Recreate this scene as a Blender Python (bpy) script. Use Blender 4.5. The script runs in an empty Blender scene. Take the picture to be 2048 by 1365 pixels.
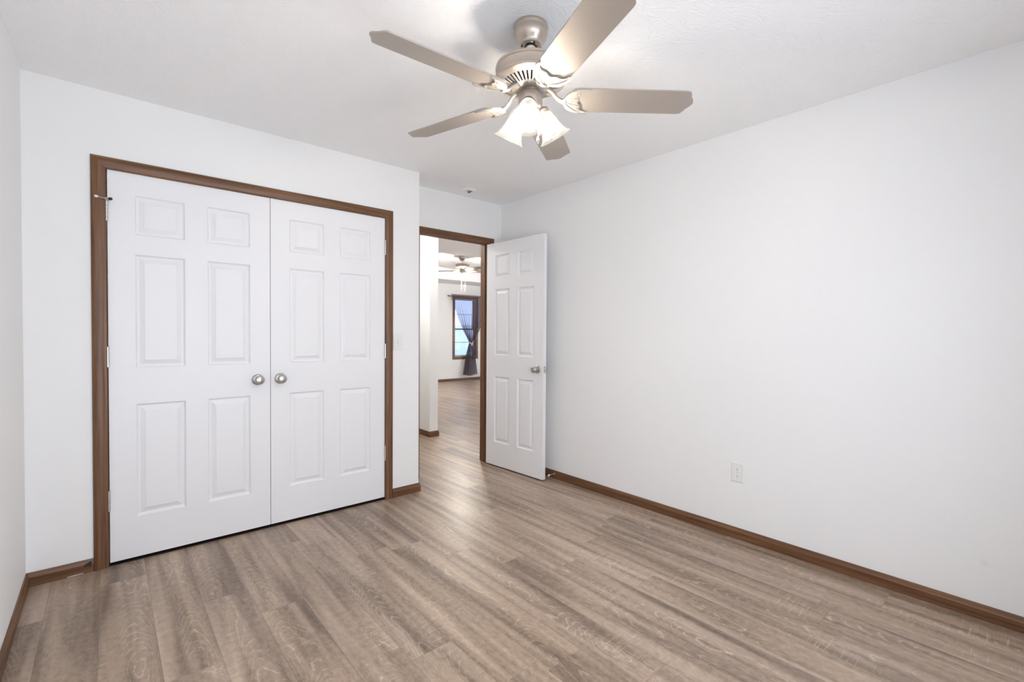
import bpy, bmesh, math, random
from mathutils import Vector, Matrix
random.seed(7)
PI = math.pi
S = bpy.context.scene
COL = S.collection

# ---------------------------------------------------------------- camera
def make_camera():
    yaw, pitch, roll, f = 0.7143, -0.0174, 0.0065, 934.56
    cy, sy, cp, sp = math.cos(yaw), math.sin(yaw), math.cos(pitch), math.sin(pitch)
    fw = Vector((sy*cp, cy*cp, sp)); r = Vector((cy, -sy, 0)); u = r.cross(fw)
    c, s = math.cos(roll), math.sin(roll)
    r2 = c*r + s*u; u2 = -s*r + c*u
    cam = bpy.data.cameras.new('camera'); o = bpy.data.objects.new('camera', cam); COL.objects.link(o)
    cam.sensor_fit = 'HORIZONTAL'; cam.sensor_width = 36.0; cam.lens = f/2048*36.0
    cam.clip_start = 0.05
    M = Matrix((r2, u2, -fw)).transposed().to_4x4(); M.translation = Vector((-2.8343, -3.1538, 1.2172))
    o.matrix_world = M
    S.camera = o
make_camera()

# ---------------------------------------------------------------- world, daylight, exposure
W = bpy.data.worlds.new('world'); S.world = W; W.use_nodes = True
bg = W.node_tree.nodes['Background']
bg.inputs['Color'].default_value = (0.60, 0.76, 1.0, 1); bg.inputs['Strength'].default_value = 2.6

def area_light(name, loc, rot, sx, sy, power, color, spread=PI):
    l = bpy.data.lights.new(name, 'AREA'); l.shape = 'RECTANGLE'; l.size = sx; l.size_y = sy
    l.energy = power; l.color = color; l.spread = spread
    o = bpy.data.objects.new(name, l); COL.objects.link(o); o.location = loc; o.rotation_euler = rot
    return o
# daylight entering through the bedroom window in the wall behind the camera (at the panes)
area_light('daylight_bedroom', (-2.05, -3.60, 1.08), (PI/2, 0, 0), 1.84, 1.74, 30, (1.0, 0.99, 0.97), math.radians(165))
# added fill light for the great room, outside an unseen side window
area_light('fill_great_room', (6.20, 3.4, 1.4), (PI/2, 0, PI/2), 2.2, 1.5, 95, (0.97, 0.98, 1.0))

S.view_settings.view_transform = 'Standard'; S.view_settings.look = 'None'
S.view_settings.gamma = 1.0; S.view_settings.use_curve_mapping = False
S.view_settings.exposure = -0.04
S.cycles.use_denoising = True
S.cycles.max_bounces = 12; S.cycles.diffuse_bounces = 7; S.cycles.glossy_bounces = 4
S.cycles.transparent_max_bounces = 16; S.cycles.transmission_bounces = 8
S.cycles.caustics_reflective = False; S.cycles.caustics_refractive = False
S.cycles.sample_clamp_indirect = 20.0; S.cycles.use_light_tree = False

# room dimensions
H = 2.4265; WL = -3.131; CR = -1.039; AD = 0.285; YB = -3.62
HT = 0.115                      # partition thickness
CX0, CX1 = -2.842, -1.306       # closet opening (between jambs)
EX0, EX1 = -0.880, -0.152       # entry door opening
DT = 2.050                      # head of the openings
FARY = 6.66; GX1 = 6.0; TY0, TY1, TX0, TX1, H2 = 2.915, 5.88, 0.75, 5.2, 2.70

# ---------------------------------------------------------------- node materials
def mat(name):
    m = bpy.data.materials.new(name); m.use_nodes = True
    nt = m.node_tree; return m, nt, nt.nodes['Principled BSDF']
def N(nt, t, **kw):
    n = nt.nodes.new(t)
    for k, v in kw.items():
        if k.startswith('i_'):
            key = k[2:]; key = int(key) if key.isdigit() else key
            n.inputs[key].default_value = v
        else: setattr(n, k, v)
    return n
def L(nt, a, b): nt.links.new(a, b)
def rgb(r, g, b):               # sRGB 0-255 to linear
    f = lambda c: (c/255/12.92) if c/255 <= 0.04045 else ((c/255+0.055)/1.055)**2.4
    return (f(r), f(g), f(b), 1)
def simple(name, color, rough=0.5, metal=0.0, spec=0.5, bump=None):
    m, nt, p = mat(name)
    p.inputs['Base Color'].default_value = color; p.inputs['Roughness'].default_value = rough
    p.inputs['Metallic'].default_value = metal; p.inputs['Specular IOR Level'].default_value = spec
    tc = N(nt, 'ShaderNodeTexCoord')
    sc, st, dist, var = bump or (60.0, 0.03, 0.0005, 0.03)
    n = N(nt, 'ShaderNodeTexNoise', i_Scale=sc, i_Detail=3.0); L(nt, tc.outputs['Object'], n.inputs['Vector'])
    b = N(nt, 'ShaderNodeBump', i_Strength=st, i_Distance=dist); L(nt, n.outputs['Fac'], b.inputs['Height']); L(nt, b.outputs['Normal'], p.inputs['Normal'])
    mr = N(nt, 'ShaderNodeMapRange'); mr.inputs['To Min'].default_value = 1-var; mr.inputs['To Max'].default_value = 1+var
    L(nt, n.outputs['Fac'], mr.inputs['Value'])
    mm = N(nt, 'ShaderNodeVectorMath', operation='SCALE'); mm.inputs[0].default_value = color[:3]
    L(nt, mr.outputs['Result'], mm.inputs['Scale']); L(nt, mm.outputs['Vector'], p.inputs['Base Color'])
    return m

def wall_material():
    m, nt, p = mat('wall_paint')
    p.inputs['Roughness'].default_value = 0.62; p.inputs['Specular IOR Level'].default_value = 0.25
    tc = N(nt, 'ShaderNodeTexCoord')
    mp = N(nt, 'ShaderNodeMapping'); mp.inputs['Scale'].default_value = (1, 1, 2.2); L(nt, tc.outputs['Object'], mp.inputs['Vector'])
    n = N(nt, 'ShaderNodeTexNoise', i_Scale=55.0, i_Detail=4.0, i_Roughness=0.55); L(nt, mp.outputs['Vector'], n.inputs['Vector'])
    b = N(nt, 'ShaderNodeBump', i_Strength=0.22, i_Distance=0.002); L(nt, n.outputs['Fac'], b.inputs['Height']); L(nt, b.outputs['Normal'], p.inputs['Normal'])
    n2 = N(nt, 'ShaderNodeTexNoise', i_Scale=1.6, i_Detail=2.0); L(nt, tc.outputs['Object'], n2.inputs['Vector'])
    cr = N(nt, 'ShaderNodeValToRGB'); cr.color_ramp.elements[0].color = (0.83, 0.83, 0.828, 1); cr.color_ramp.elements[1].color = (0.86, 0.86, 0.858, 1)
    L(nt, n2.outputs['Fac'], cr.inputs['Fac'])
    ds = N(nt, 'ShaderNodeVectorMath', operation='DISTANCE'); ds.inputs[1].default_value = (0.0, -2.985, 0.244); L(nt, tc.outputs['Object'], ds.inputs[0])
    sm = N(nt, 'ShaderNodeMapRange'); sm.inputs['From Min'].default_value = 0.004; sm.inputs['From Max'].default_value = 0.022; sm.inputs['To Min'].default_value = 0.10; sm.inputs['To Max'].default_value = 0.0
    L(nt, ds.outputs['Value'], sm.inputs['Value'])
    mx = N(nt, 'ShaderNodeMixRGB'); L(nt, sm.outputs['Result'], mx.inputs['Fac']); L(nt, cr.outputs['Color'], mx.inputs['Color1']); mx.inputs['Color2'].default_value = (0.35, 0.35, 0.34, 1)
    L(nt, mx.outputs['Color'], p.inputs['Base Color'])
    return m
def ceiling_material():
    m, nt, p = mat('stomped_ceiling')
    p.inputs['Roughness'].default_value = 0.75; p.inputs['Specular IOR Level'].default_value = 0.15
    p.inputs['Base Color'].default_value = (0.93, 0.93, 0.93, 1)
    tc = N(nt, 'ShaderNodeTexCoord')
    nd = N(nt, 'ShaderNodeTexNoise', i_Scale=9.0, i_Detail=1.0); L(nt, tc.outputs['Object'], nd.inputs['Vector'])
    ad = N(nt, 'ShaderNodeMixRGB', blend_type='LINEAR_LIGHT'); ad.inputs['Fac'].default_value = 0.05
    L(nt, tc.outputs['Object'], ad.inputs['Color1']); L(nt, nd.outputs['Color'], ad.inputs['Color2'])
    hs = []
    for sc, off in ((9.0, 0.0), (11.5, 3.7)):
        v = N(nt, 'ShaderNodeTexVoronoi', i_Scale=sc); mo = N(nt, 'ShaderNodeMapping'); mo.inputs['Location'].default_value = (off, off, 0)
        L(nt, ad.outputs['Color'], mo.inputs['Vector']); L(nt, mo.outputs['Vector'], v.inputs['Vector'])
        sx = N(nt, 'ShaderNodeSeparateXYZ'); L(nt, v.outputs['Color'], sx.inputs['Vector'])
        an = N(nt, 'ShaderNodeMath', operation='MULTIPLY', i_1=6.283); L(nt, sx.outputs['X'], an.inputs[0])
        vr = N(nt, 'ShaderNodeVectorRotate', rotation_type='Z_AXIS'); L(nt, ad.outputs['Color'], vr.inputs['Vector']); L(nt, an.outputs[0], vr.inputs['Angle'])
        mp = N(nt, 'ShaderNodeMapping'); mp.inputs['Scale'].default_value = (130, 14, 1); L(nt, vr.outputs['Vector'], mp.inputs['Vector'])
        nz = N(nt, 'ShaderNodeTexNoise', i_Scale=1.0, i_Detail=2.0, i_Roughness=0.5); L(nt, mp.outputs['Vector'], nz.inputs['Vector'])
        rp = N(nt, 'ShaderNodeMapRange'); rp.inputs['From Min'].default_value = 0.45; rp.inputs['From Max'].default_value = 0.7
        L(nt, nz.outputs['Fac'], rp.inputs['Value']); hs.append(rp)
    mx = N(nt, 'ShaderNodeMath', operation='MAXIMUM'); L(nt, hs[0].outputs['Result'], mx.inputs[0]); L(nt, hs[1].outputs['Result'], mx.inputs[1])
    b = N(nt, 'ShaderNodeBump', i_Strength=0.55, i_Distance=0.002); L(nt, mx.outputs[0], b.inputs['Height']); L(nt, b.outputs['Normal'], p.inputs['Normal'])
    return m

def floor_material():
    m, nt, p = mat('vinyl_planks')
    tc = N(nt, 'ShaderNodeTexCoord')
    sep = N(nt, 'ShaderNodeSeparateXYZ'); L(nt, tc.outputs['Object'], sep.inputs['Vector'])
    PW, PL = 0.1755, 1.22
    def M(op, a, b=None, c=None, clamp=False):
        n = N(nt, 'ShaderNodeMath', operation=op); n.use_clamp = clamp
        for i, q in enumerate((a, b, c)):
            if q is None: continue
            if isinstance(q, (int, float)): n.inputs[i].default_value = q
            else: L(nt, q, n.inputs[i])
        return n.outputs[0]
    xs = M('DIVIDE', M('ADD', sep.outputs['X'], 0.586), PW)
    ix = M('FLOOR', xs); fx = M('SUBTRACT', xs, ix)
    wn = N(nt, 'ShaderNodeTexWhiteNoise', noise_dimensions='1D'); L(nt, ix, wn.inputs['W'])
    ys = M('ADD', M('DIVIDE', sep.outputs['Y'], PL), M('MULTIPLY', wn.outputs['Value'], 7.0))
    iy = M('FLOOR', ys); fy = M('SUBTRACT', ys, iy)
    cid = N(nt, 'ShaderNodeCombineXYZ'); L(nt, ix, cid.inputs['X']); L(nt, iy, cid.inputs['Y'])
    wc = N(nt, 'ShaderNodeTexWhiteNoise', noise_dimensions='3D'); L(nt, cid.outputs['Vector'], wc.inputs['Vector'])
    rs = N(nt, 'ShaderNodeSeparateXYZ'); L(nt, wc.outputs['Color'], rs.inputs['Vector'])
    r1, r2, r3 = rs.outputs['X'], rs.outputs['Y'], rs.outputs['Z']
    # plank-local coordinates, shifted per plank
    lx = M('ADD', M('MULTIPLY', fx, PW), M('MULTIPLY', r1, 40.0)); ly = M('ADD', sep.outputs['Y'], M('MULTIPLY', r2, 40.0))
    def coords(ax, ay, az=0.0, src=None):
        c = N(nt, 'ShaderNodeCombineXYZ'); L(nt, M('MULTIPLY', lx, ax), c.inputs['X']); L(nt, M('MULTIPLY', ly, ay), c.inputs['Y'])
        if src is not None: L(nt, src, c.inputs['Z'])
        else: c.inputs['Z'].default_value = az
        return c.outputs['Vector']
    def noise(vec, detail=2.0, rough=0.5, dist=0.0, sc=1.0):
        n = N(nt, 'ShaderNodeTexNoise', i_Scale=sc, i_Detail=detail, i_Roughness=rough, i_Distortion=dist); L(nt, vec, n.inputs['Vector']); return n.outputs['Fac']
    def rng(v, a, b, c=0.0, d=1.0):
        n = N(nt, 'ShaderNodeMapRange'); n.inputs['From Min'].default_value = a; n.inputs['From Max'].default_value = b
        n.inputs['To Min'].default_value = c; n.inputs['To Max'].default_value = d; L(nt, v, n.inputs['Value']); return n.outputs['Result']
    # broad light and dark streaks lying along the plank
    broad = noise(coords(15.0, 0.9, 3.0), 2.0, 0.45, 0.5)
    streak = noise(coords(24.0, 1.9, 9.0), 2.5, 0.5, 0.6)
    mott = noise(coords(48.0, 30.0, 4.0), 4.0, 0.65)
    fine = noise(coords(420.0, 40.0, 6.0), 3.0, 0.6)
    # cathedral grain: level lines of a smooth field
    fld = M('ADD', noise(coords(6.5, 1.9, 12.0), 1.2, 0.4, 0.25), M('MULTIPLY', M('SUBTRACT', noise(coords(45.0, 30.0, 17.0), 2.0, 0.5), 0.5), 0.035))
    cx_ = M('ADD', M('SUBTRACT', fx, 0.5), M('MULTIPLY', M('SUBTRACT', r1, 0.5), 0.45))
    cen2 = M('MULTIPLY', cx_, cx_)
    ring = M('FRACT', M('ADD', M('ADD', M('MULTIPLY', ly, 11.0), M('MULTIPLY', cen2, 26.0)), M('MULTIPLY', fld, 17.0)))
    line = rng(M('ABSOLUTE', M('SUBTRACT', ring, 0.5)), 0.0, 0.13, 1.0, 0.0)
    brk = rng(noise(coords(45.0, 30.0, 2.0), 3.0, 0.6), 0.36, 0.56)
    zone = M('MULTIPLY', rng(noise(coords(7.0, 1.0, 21.0), 1.0, 0.5), 0.42, 0.52), rng(cen2, 0.045, 0.15, 1.0, 0.0))
    line = M('MULTIPLY', M('MULTIPLY', line, brk), zone)
    # saw marks across the plank
    saw = noise(coords(9.0, 170.0, 5.0), 2.0, 0.55, 0.6)
    sawz = rng(noise(coords(7.0, 1.9, 31.0), 1.0, 0.5), 0.52, 0.66)
    sawm = M('MULTIPLY', rng(saw, 0.56, 0.70), sawz)
    val = M('ADD', M('MULTIPLY', M('SUBTRACT', broad, 0.5), 1.25), 0.5)
    val = M('ADD', val, M('MULTIPLY', M('SUBTRACT', streak, 0.5), 0.42))
    val = M('ADD', val, M('MULTIPLY', M('SUBTRACT', mott, 0.5), 0.62))
    val = M('ADD', val, M('MULTIPLY', M('SUBTRACT', fine, 0.5), 0.36))
    val = M('ADD', val, M('MULTIPLY', M('SUBTRACT', r3, 0.5), 0.13))
    val = M('ADD', val, M('MULTIPLY', line, 0.40)); val = M('ADD', val, M('MULTIPLY', sawm, 0.36))
    cr = N(nt, 'ShaderNodeValToRGB'); e = cr.color_ramp.elements
    e[0].position = 0.05; e[0].color = rgb(94, 79, 68); e[1].position = 1.0; e[1].color = rgb(198, 179, 159)
    for pos, c in ((0.30, rgb(127, 109, 95)), (0.52, rgb(157, 138, 121)), (0.74, rgb(175, 156, 139))):
        q = e.new(pos); q.color = c
    L(nt, val, cr.inputs['Fac'])
    # slight warm / cool shift between planks
    tint = N(nt, 'ShaderNodeMixRGB', blend_type='MULTIPLY'); tint.inputs['Fac'].default_value = 1.0
    tr = N(nt, 'ShaderNodeValToRGB'); tr.color_ramp.elements[0].color = (1.0, 0.975, 0.945, 1); tr.color_ramp.elements[1].color = (0.99, 0.985, 1.0, 1)
    L(nt, r2, tr.inputs['Fac']); L(nt, cr.outputs['Color'], tint.inputs['Color1']); L(nt, tr.outputs['Color'], tint.inputs['Color2'])
    # knots
    vk = N(nt, 'ShaderNodeTexVoronoi', i_Scale=1.0); L(nt, coords(6.0, 2.4, 0.0), vk.inputs['Vector'])
    kn = rng(vk.outputs['Distance'], 0.012, 0.05, 1.0, 0.0)
    # seams
    ex = M('MINIMUM', fx, M('SUBTRACT', 1.0, fx)); ey = M('MINIMUM', fy, M('SUBTRACT', 1.0, fy))
    sx = rng(ex, 0.0, 0.010, 1.0, 0.0); sy = rng(ey, 0.0, 0.0013, 1.0, 0.0); seam = M('MAXIMUM', sx, sy)
    dark = M('MAXIMUM', M('MULTIPLY', seam, 0.36), M('MULTIPLY', kn, 0.45))
    mk = N(nt, 'ShaderNodeMixRGB', blend_type='MIX'); L(nt, dark, mk.inputs['Fac']); L(nt, tint.outputs['Color'], mk.inputs['Color1']); mk.inputs['Color2'].default_value = rgb(74, 60, 50)
    L(nt, mk.outputs['Color'], p.inputs['Base Color'])
    rr = rng(mott, 0.3, 0.7, 0.29, 0.38); L(nt, rr, p.inputs['Roughness']); p.inputs['Specular IOR Level'].default_value = 0.42
    hgt = M('SUBTRACT', M('ADD', M('ADD', M('MULTIPLY', fine, 0.35), M('MULTIPLY', line, 0.35)), M('MULTIPLY', sawm, 0.4)), M('MULTIPLY', seam, 1.5))
    b = N(nt, 'ShaderNodeBump', i_Strength=0.35, i_Distance=0.0008); L(nt, hgt, b.inputs['Height']); L(nt, b.outputs['Normal'], p.inputs['Normal'])
    return m

def wood_material(name, dark, light, axis, rough=0.38):
    m, nt, p = mat(name)
    tc = N(nt, 'ShaderNodeTexCoord'); mp = N(nt, 'ShaderNodeMapping')
    sc = [70.0, 70.0, 70.0]; sc[axis] = 2.2; mp.inputs['Scale'].default_value = sc
    L(nt, tc.outputs['Object'], mp.inputs['Vector'])
    n = N(nt, 'ShaderNodeTexNoise', i_Scale=1.0, i_Detail=4.0, i_Roughness=0.6, i_Distortion=0.3); L(nt, mp.outputs['Vector'], n.inputs['Vector'])
    cr = N(nt, 'ShaderNodeValToRGB'); cr.color_ramp.elements[0].position = 0.32; cr.color_ramp.elements[1].position = 0.70
    cr.color_ramp.elements[0].color = dark; cr.color_ramp.elements[1].color = light
    L(nt, n.outputs['Fac'], cr.inputs['Fac']); L(nt, cr.outputs['Color'], p.inputs['Base Color'])
    p.inputs['Roughness'].default_value = rough; p.inputs['Specular IOR Level'].default_value = 0.4
    b = N(nt, 'ShaderNodeBump', i_Strength=0.08, i_Distance=0.0006); L(nt, n.outputs['Fac'], b.inputs['Height']); L(nt, b.outputs['Normal'], p.inputs['Normal'])
    return m

M_wall = wall_material(); M_ceil = ceiling_material(); M_floor = floor_material()
WD, WLt = rgb(84, 56, 37), rgb(128, 90, 61)
M_wx = wood_material('oak_trim_along_x', WD, WLt, 0); M_wy = wood_material('oak_trim_along_y', WD, WLt, 1); M_wz = wood_material('oak_trim_upright', WD, WLt, 2)
M_door = simple('door_paint', (0.82, 0.82, 0.835, 1), 0.42, 0, 0.4, (220.0, 0.05, 0.0004, 0.01))
M_nickel = simple('brushed_nickel', (0.50, 0.48, 0.45, 1), 0.30, 1.0)
M_chrome = simple('bright_chrome', (0.70, 0.70, 0.70, 1), 0.15, 1.0)
M_hinge = simple('hinge_steel', (0.62, 0.62, 0.61, 1), 0.30, 1.0)
M_fan = simple('fan_nickel', (0.55, 0.475, 0.41, 1), 0.34, 0.85)
M_iron = simple('fan_blade_iron', (0.42, 0.39, 0.35, 1), 0.42, 0.6)
M_blade = simple('fan_blade_finish', (0.42, 0.37, 0.325, 1), 0.40, 0.45, 0.5, (8.0, 0.02, 0.0005, 0.02))
M_blade2 = simple('dark_blade_finish', (0.16, 0.13, 0.11, 1), 0.45)
M_recess = simple('dark_recess', (0.02, 0.018, 0.016, 1), 0.8, 0, 0.1)
M_plate = simple('plastic_plate', (0.80, 0.80, 0.79, 1), 0.35)
M_plate_hi = simple('plastic_device', (0.86, 0.86, 0.84, 1), 0.35)
M_slot = simple('slot_dark', (0.03, 0.03, 0.03, 1), 0.5)
M_rubber = simple('white_rubber', (0.80, 0.76, 0.74, 1), 0.6)
M_black = simple('black_rubber', (0.03, 0.03, 0.03, 1), 0.6)
M_winframe = simple('stained_sash', rgb(104, 70, 52), 0.45)
M_muntin = simple('grey_muntin', (0.35, 0.37, 0.40, 1), 0.5)
M_blind = simple('blind_slat', (0.75, 0.78, 0.82, 1), 0.5)
M_fence = simple('vinyl_fence', (0.86, 0.90, 0.95, 1), 0.5)
M_rod = simple('curtain_rod_metal', (0.03, 0.025, 0.02, 1), 0.4, 0.5)
M_tie = simple('tieback_cream', (0.75, 0.62, 0.50, 1), 0.5)
M_gap_chip = simple('gap_shade_and_chip', (0.02, 0.013, 0.009, 1), 0.6)  # dark colour for the painted closet gap shade and the baseboard chip
M_grass = simple('ground_outside', rgb(120, 130, 110), 0.9)
M_smudge = simple('wall_smudge', (0.66, 0.66, 0.66, 1), 0.7)

def emissive(name, color, strength):
    m, nt, p = mat(name); p.inputs['Base Color'].default_value = (0.9, 0.88, 0.84, 1)
    p.inputs['Emission Color'].default_value = color; p.inputs['Emission Strength'].default_value = strength
    tc = N(nt, 'ShaderNodeTexCoord'); n = N(nt, 'ShaderNodeTexNoise', i_Scale=20.0); L(nt, tc.outputs['Object'], n.inputs['Vector'])
    mr = N(nt, 'ShaderNodeMapRange'); mr.inputs['To Min'].default_value = strength*0.97; mr.inputs['To Max'].default_value = strength*1.03
    L(nt, n.outputs['Fac'], mr.inputs['Value']); L(nt, mr.outputs['Result'], p.inputs['Emission Strength'])
    return m
def shade_glass(name, glow):
    m, nt, p = mat(name); nt.nodes.remove(p)
    out = nt.nodes['Material Output']
    df = N(nt, 'ShaderNodeBsdfPrincipled'); df.inputs['Base Color'].default_value = (0.03, 0.029, 0.028, 1); df.inputs['Roughness'].default_value = 0.2
    tp = N(nt, 'ShaderNodeBsdfTransparent'); tp.inputs['Color'].default_value = (1, 0.985, 0.96, 1)
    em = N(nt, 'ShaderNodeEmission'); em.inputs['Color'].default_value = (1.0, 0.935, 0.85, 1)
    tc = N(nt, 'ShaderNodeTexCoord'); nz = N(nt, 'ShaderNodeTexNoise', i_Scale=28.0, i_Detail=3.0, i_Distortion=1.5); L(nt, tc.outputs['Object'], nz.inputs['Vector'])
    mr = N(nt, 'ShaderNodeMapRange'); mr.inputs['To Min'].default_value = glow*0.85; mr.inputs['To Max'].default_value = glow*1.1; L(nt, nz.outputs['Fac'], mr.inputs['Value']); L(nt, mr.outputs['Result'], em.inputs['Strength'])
    m2 = N(nt, 'ShaderNodeMixShader', i_Fac=0.50); L(nt, df.outputs[0], m2.inputs[1]); L(nt, tp.outputs[0], m2.inputs[2])
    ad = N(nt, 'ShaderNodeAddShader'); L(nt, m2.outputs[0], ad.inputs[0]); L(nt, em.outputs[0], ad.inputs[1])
    L(nt, ad.outputs[0], out.inputs['Surface'])
    return m
BULB_COLOR = (1.0, 0.935, 0.85, 1)
M_bulb = emissive('lit_bulb', BULB_COLOR, 900.0)
M_bulb2 = emissive('lit_bulb_far', (1.0, 0.95, 0.88, 1), 4200.0)
M_dome = emissive('lit_fill_dome', (1.0, 0.97, 0.92, 1), 80.0)
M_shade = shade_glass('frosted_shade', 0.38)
def sheer_material():
    m, nt, p = mat('sheer_curtain'); out = nt.nodes['Material Output']
    p.inputs['Base Color'].default_value = rgb(150, 130, 122); p.inputs['Roughness'].default_value = 0.8
    tr = N(nt, 'ShaderNodeBsdfTranslucent'); tr.inputs['Color'].default_value = rgb(190, 175, 175)
    tp = N(nt, 'ShaderNodeBsdfTransparent'); tp.inputs['Color'].default_value = (0.80, 0.80, 0.86, 1)
    tc = N(nt, 'ShaderNodeTexCoord'); n = N(nt, 'ShaderNodeTexNoise', i_Scale=180.0); L(nt, tc.outputs['Object'], n.inputs['Vector'])
    mr = N(nt, 'ShaderNodeMapRange'); mr.inputs['To Min'].default_value = 0.66; mr.inputs['To Max'].default_value = 0.80; L(nt, n.outputs['Fac'], mr.inputs['Value'])
    m1 = N(nt, 'ShaderNodeMixShader', i_Fac=0.35); L(nt, p.outputs[0], m1.inputs[1]); L(nt, tr.outputs[0], m1.inputs[2])
    m2 = N(nt, 'ShaderNodeMixShader'); L(nt, mr.outputs['Result'], m2.inputs['Fac']); L(nt, m1.outputs[0], m2.inputs[1]); L(nt, tp.outputs[0], m2.inputs[2])
    L(nt, m2.outputs[0], out.inputs['Surface']); return m
M_sheer = sheer_material()
def glass_material():
    m, nt, p = mat('window_glass'); out = nt.nodes['Material Output']
    nt.nodes.remove(p)
    gl = N(nt, 'ShaderNodeBsdfGlossy', i_Roughness=0.02); tp = N(nt, 'ShaderNodeBsdfTransparent'); tp.inputs['Color'].default_value = (0.93, 0.97, 1.0, 1)
    fr = N(nt, 'ShaderNodeFresnel', i_IOR=1.3); mx = N(nt, 'ShaderNodeMixShader'); L(nt, fr.outputs[0], mx.inputs['Fac'])
    L(nt, tp.outputs[0], mx.inputs[1]); L(nt, gl.outputs[0], mx.inputs[2]); L(nt, mx.outputs[0], out.inputs['Surface']); return m
M_glass = glass_material()

# ---------------------------------------------------------------- mesh helpers
def obj(name, bm, m, parent=None, smooth=False, bevel=0.0):
    me = bpy.data.meshes.new(name)
    bmesh.ops.remove_doubles(bm, verts=bm.verts, dist=1e-6)
    bmesh.ops.recalc_face_normals(bm, faces=bm.faces)
    if smooth:
        for f in bm.faces: f.smooth = True
        for e in bm.edges:
            if len(e.link_faces) == 2 and e.calc_face_angle(0) > math.radians(38): e.smooth = False
    bm.to_mesh(me); bm.free()
    for q in (m if isinstance(m, (list, tuple)) else [m]): me.materials.append(q)
    o = bpy.data.objects.new(name, me); COL.objects.link(o)
    if parent: o.parent = parent
    if bevel:
        b = o.modifiers.new('bevel', 'BEVEL'); b.width = bevel; b.segments = 2; b.limit_method = 'ANGLE'; b.angle_limit = math.radians(40)
    return o
def tag(o, label=None, cat=None, group=None, kind=None):
    if label: o['label'] = label
    if cat: o['category'] = cat
    if group: o['group'] = group
    if kind: o['kind'] = kind
    return o
def empty(name, loc=(0, 0, 0), rz=0.0):
    o = bpy.data.objects.new(name, None); COL.objects.link(o); o.location = loc; o.rotation_euler = (0, 0, rz)
    o.empty_display_size = 0.1; return o
def box(bm, x0, x1, y0, y1, z0, z1, mi=0):
    v = [bm.verts.new(p) for p in ((x0,y0,z0),(x1,y0,z0),(x1,y1,z0),(x0,y1,z0),(x0,y0,z1),(x1,y0,z1),(x1,y1,z1),(x0,y1,z1))]
    for f in ((0,3,2,1),(4,5,6,7),(0,1,5,4),(1,2,6,5),(2,3,7,6),(3,0,4,7)):
        bm.faces.new([v[i] for i in f]).material_index = mi
    return bm
def lathe(bm, prof, seg=48, mtx=None, closed=False):
    """prof: list of (r, z); rotated about z, then moved by mtx"""
    mtx = mtx or Matrix()
    rings = []
    for r, z in prof:
        if r < 1e-6: rings.append([bm.verts.new(mtx @ Vector((0, 0, z)))])
        else: rings.append([bm.verts.new(mtx @ Vector((r*math.cos(2*PI*i/seg), r*math.sin(2*PI*i/seg), z))) for i in range(seg)])
    pairs = list(zip(rings, rings[1:])) + ([(rings[-1], rings[0])] if closed else [])
    for a, b in pairs:
        for i in range(seg):
            j = (i+1) % seg
            if len(a) == 1 and len(b) == 1: continue
            if len(a) == 1: bm.faces.new((a[0], b[j], b[i]))
            elif len(b) == 1: bm.faces.new((a[i], a[j], b[0]))
            else: bm.faces.new((a[i], a[j], b[j], b[i]))
    return bm
def tube(bm, pts, radii, seg=12, flat=1.0):
    """tube through pts with a radius for each; flat squashes it along the frame's second axis"""
    pts = [Vector(p) for p in pts]; rings = []
    ref = Vector((0, 0, 1))
    for i, p in enumerate(pts):
        d = (pts[min(i+1, len(pts)-1)] - pts[max(i-1, 0)]).normalized()
        if abs(d.dot(ref)) > 0.95: a = d.cross(Vector((1, 0, 0))).normalized()
        else: a = d.cross(ref).normalized()
        b = a.cross(d).normalized(); r = radii[i] if isinstance(radii, (list, tuple)) else radii
        rings.append([bm.verts.new(p + r*math.cos(2*PI*k/seg)*a + r*flat*math.sin(2*PI*k/seg)*b) for k in range(seg)])
    for A, B in zip(rings, rings[1:]):
        for k in range(seg): bm.faces.new((A[k], A[(k+1) % seg], B[(k+1) % seg], B[k]))
    bm.faces.new(rings[0]); bm.faces.new(rings[-1]); return bm
def spline(pts, n=6):
    """Catmull-Rom through 2-D or 3-D points"""
    P = [Vector(p) for p in pts]; out = []
    for i in range(len(P)-1):
        a, b, c, d = P[max(i-1, 0)], P[i], P[i+1], P[min(i+2, len(P)-1)]
        for k in range(n):
            t = k/n; out.append(0.5*((2*b) + (c-a)*t + (2*a-5*b+4*c-d)*t*t + (3*b-a-3*c+d)*t**3))
    out.append(P[-1]); return out
def plate(bm, outline, z0, z1, mtx=None):
    mtx = mtx or Matrix()
    lo = [bm.verts.new(mtx @ Vector((p[0], p[1], z0))) for p in outline]; hi = [bm.verts.new(mtx @ Vector((p[0], p[1], z1))) for p in outline]
    n = len(outline)
    for q in (lo, hi):
        f = bm.faces.new(q)
    for i in range(n): bm.faces.new((lo[i], lo[(i+1) % n], hi[(i+1) % n], hi[i]))
    return bm
def sweep(bm, path, prof, up=Vector((0, 0, 1)), side=1):
    """prof (outward, height) swept along a flat path of (x, y) points with mitred corners, height along z"""
    P = [Vector((p[0], p[1])) for p in path]; rings = []
    for i, p in enumerate(P):
        ns = []
        if i > 0: d = (P[i]-P[i-1]).normalized(); ns.append(Vector((d.y, -d.x))*side)
        if i < len(P)-1: d = (P[i+1]-P[i]).normalized(); ns.append(Vector((d.y, -d.x))*side)
        n = ns[0] if len(ns) == 1 else (ns[0]+ns[1])/(1+ns[0].dot(ns[1]))
        rings.append([bm.verts.new((p.x+n.x*a, p.y+n.y*a, h)) for a, h in prof])
    k = len(prof)
    for A, B in zip(rings, rings[1:]):
        for i in range(k): bm.faces.new((A[i], A[(i+1) % k], B[(i+1) % k], B[i]))
    bm.faces.new(rings[0]); bm.faces.new(rings[-1]); return bm

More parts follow.
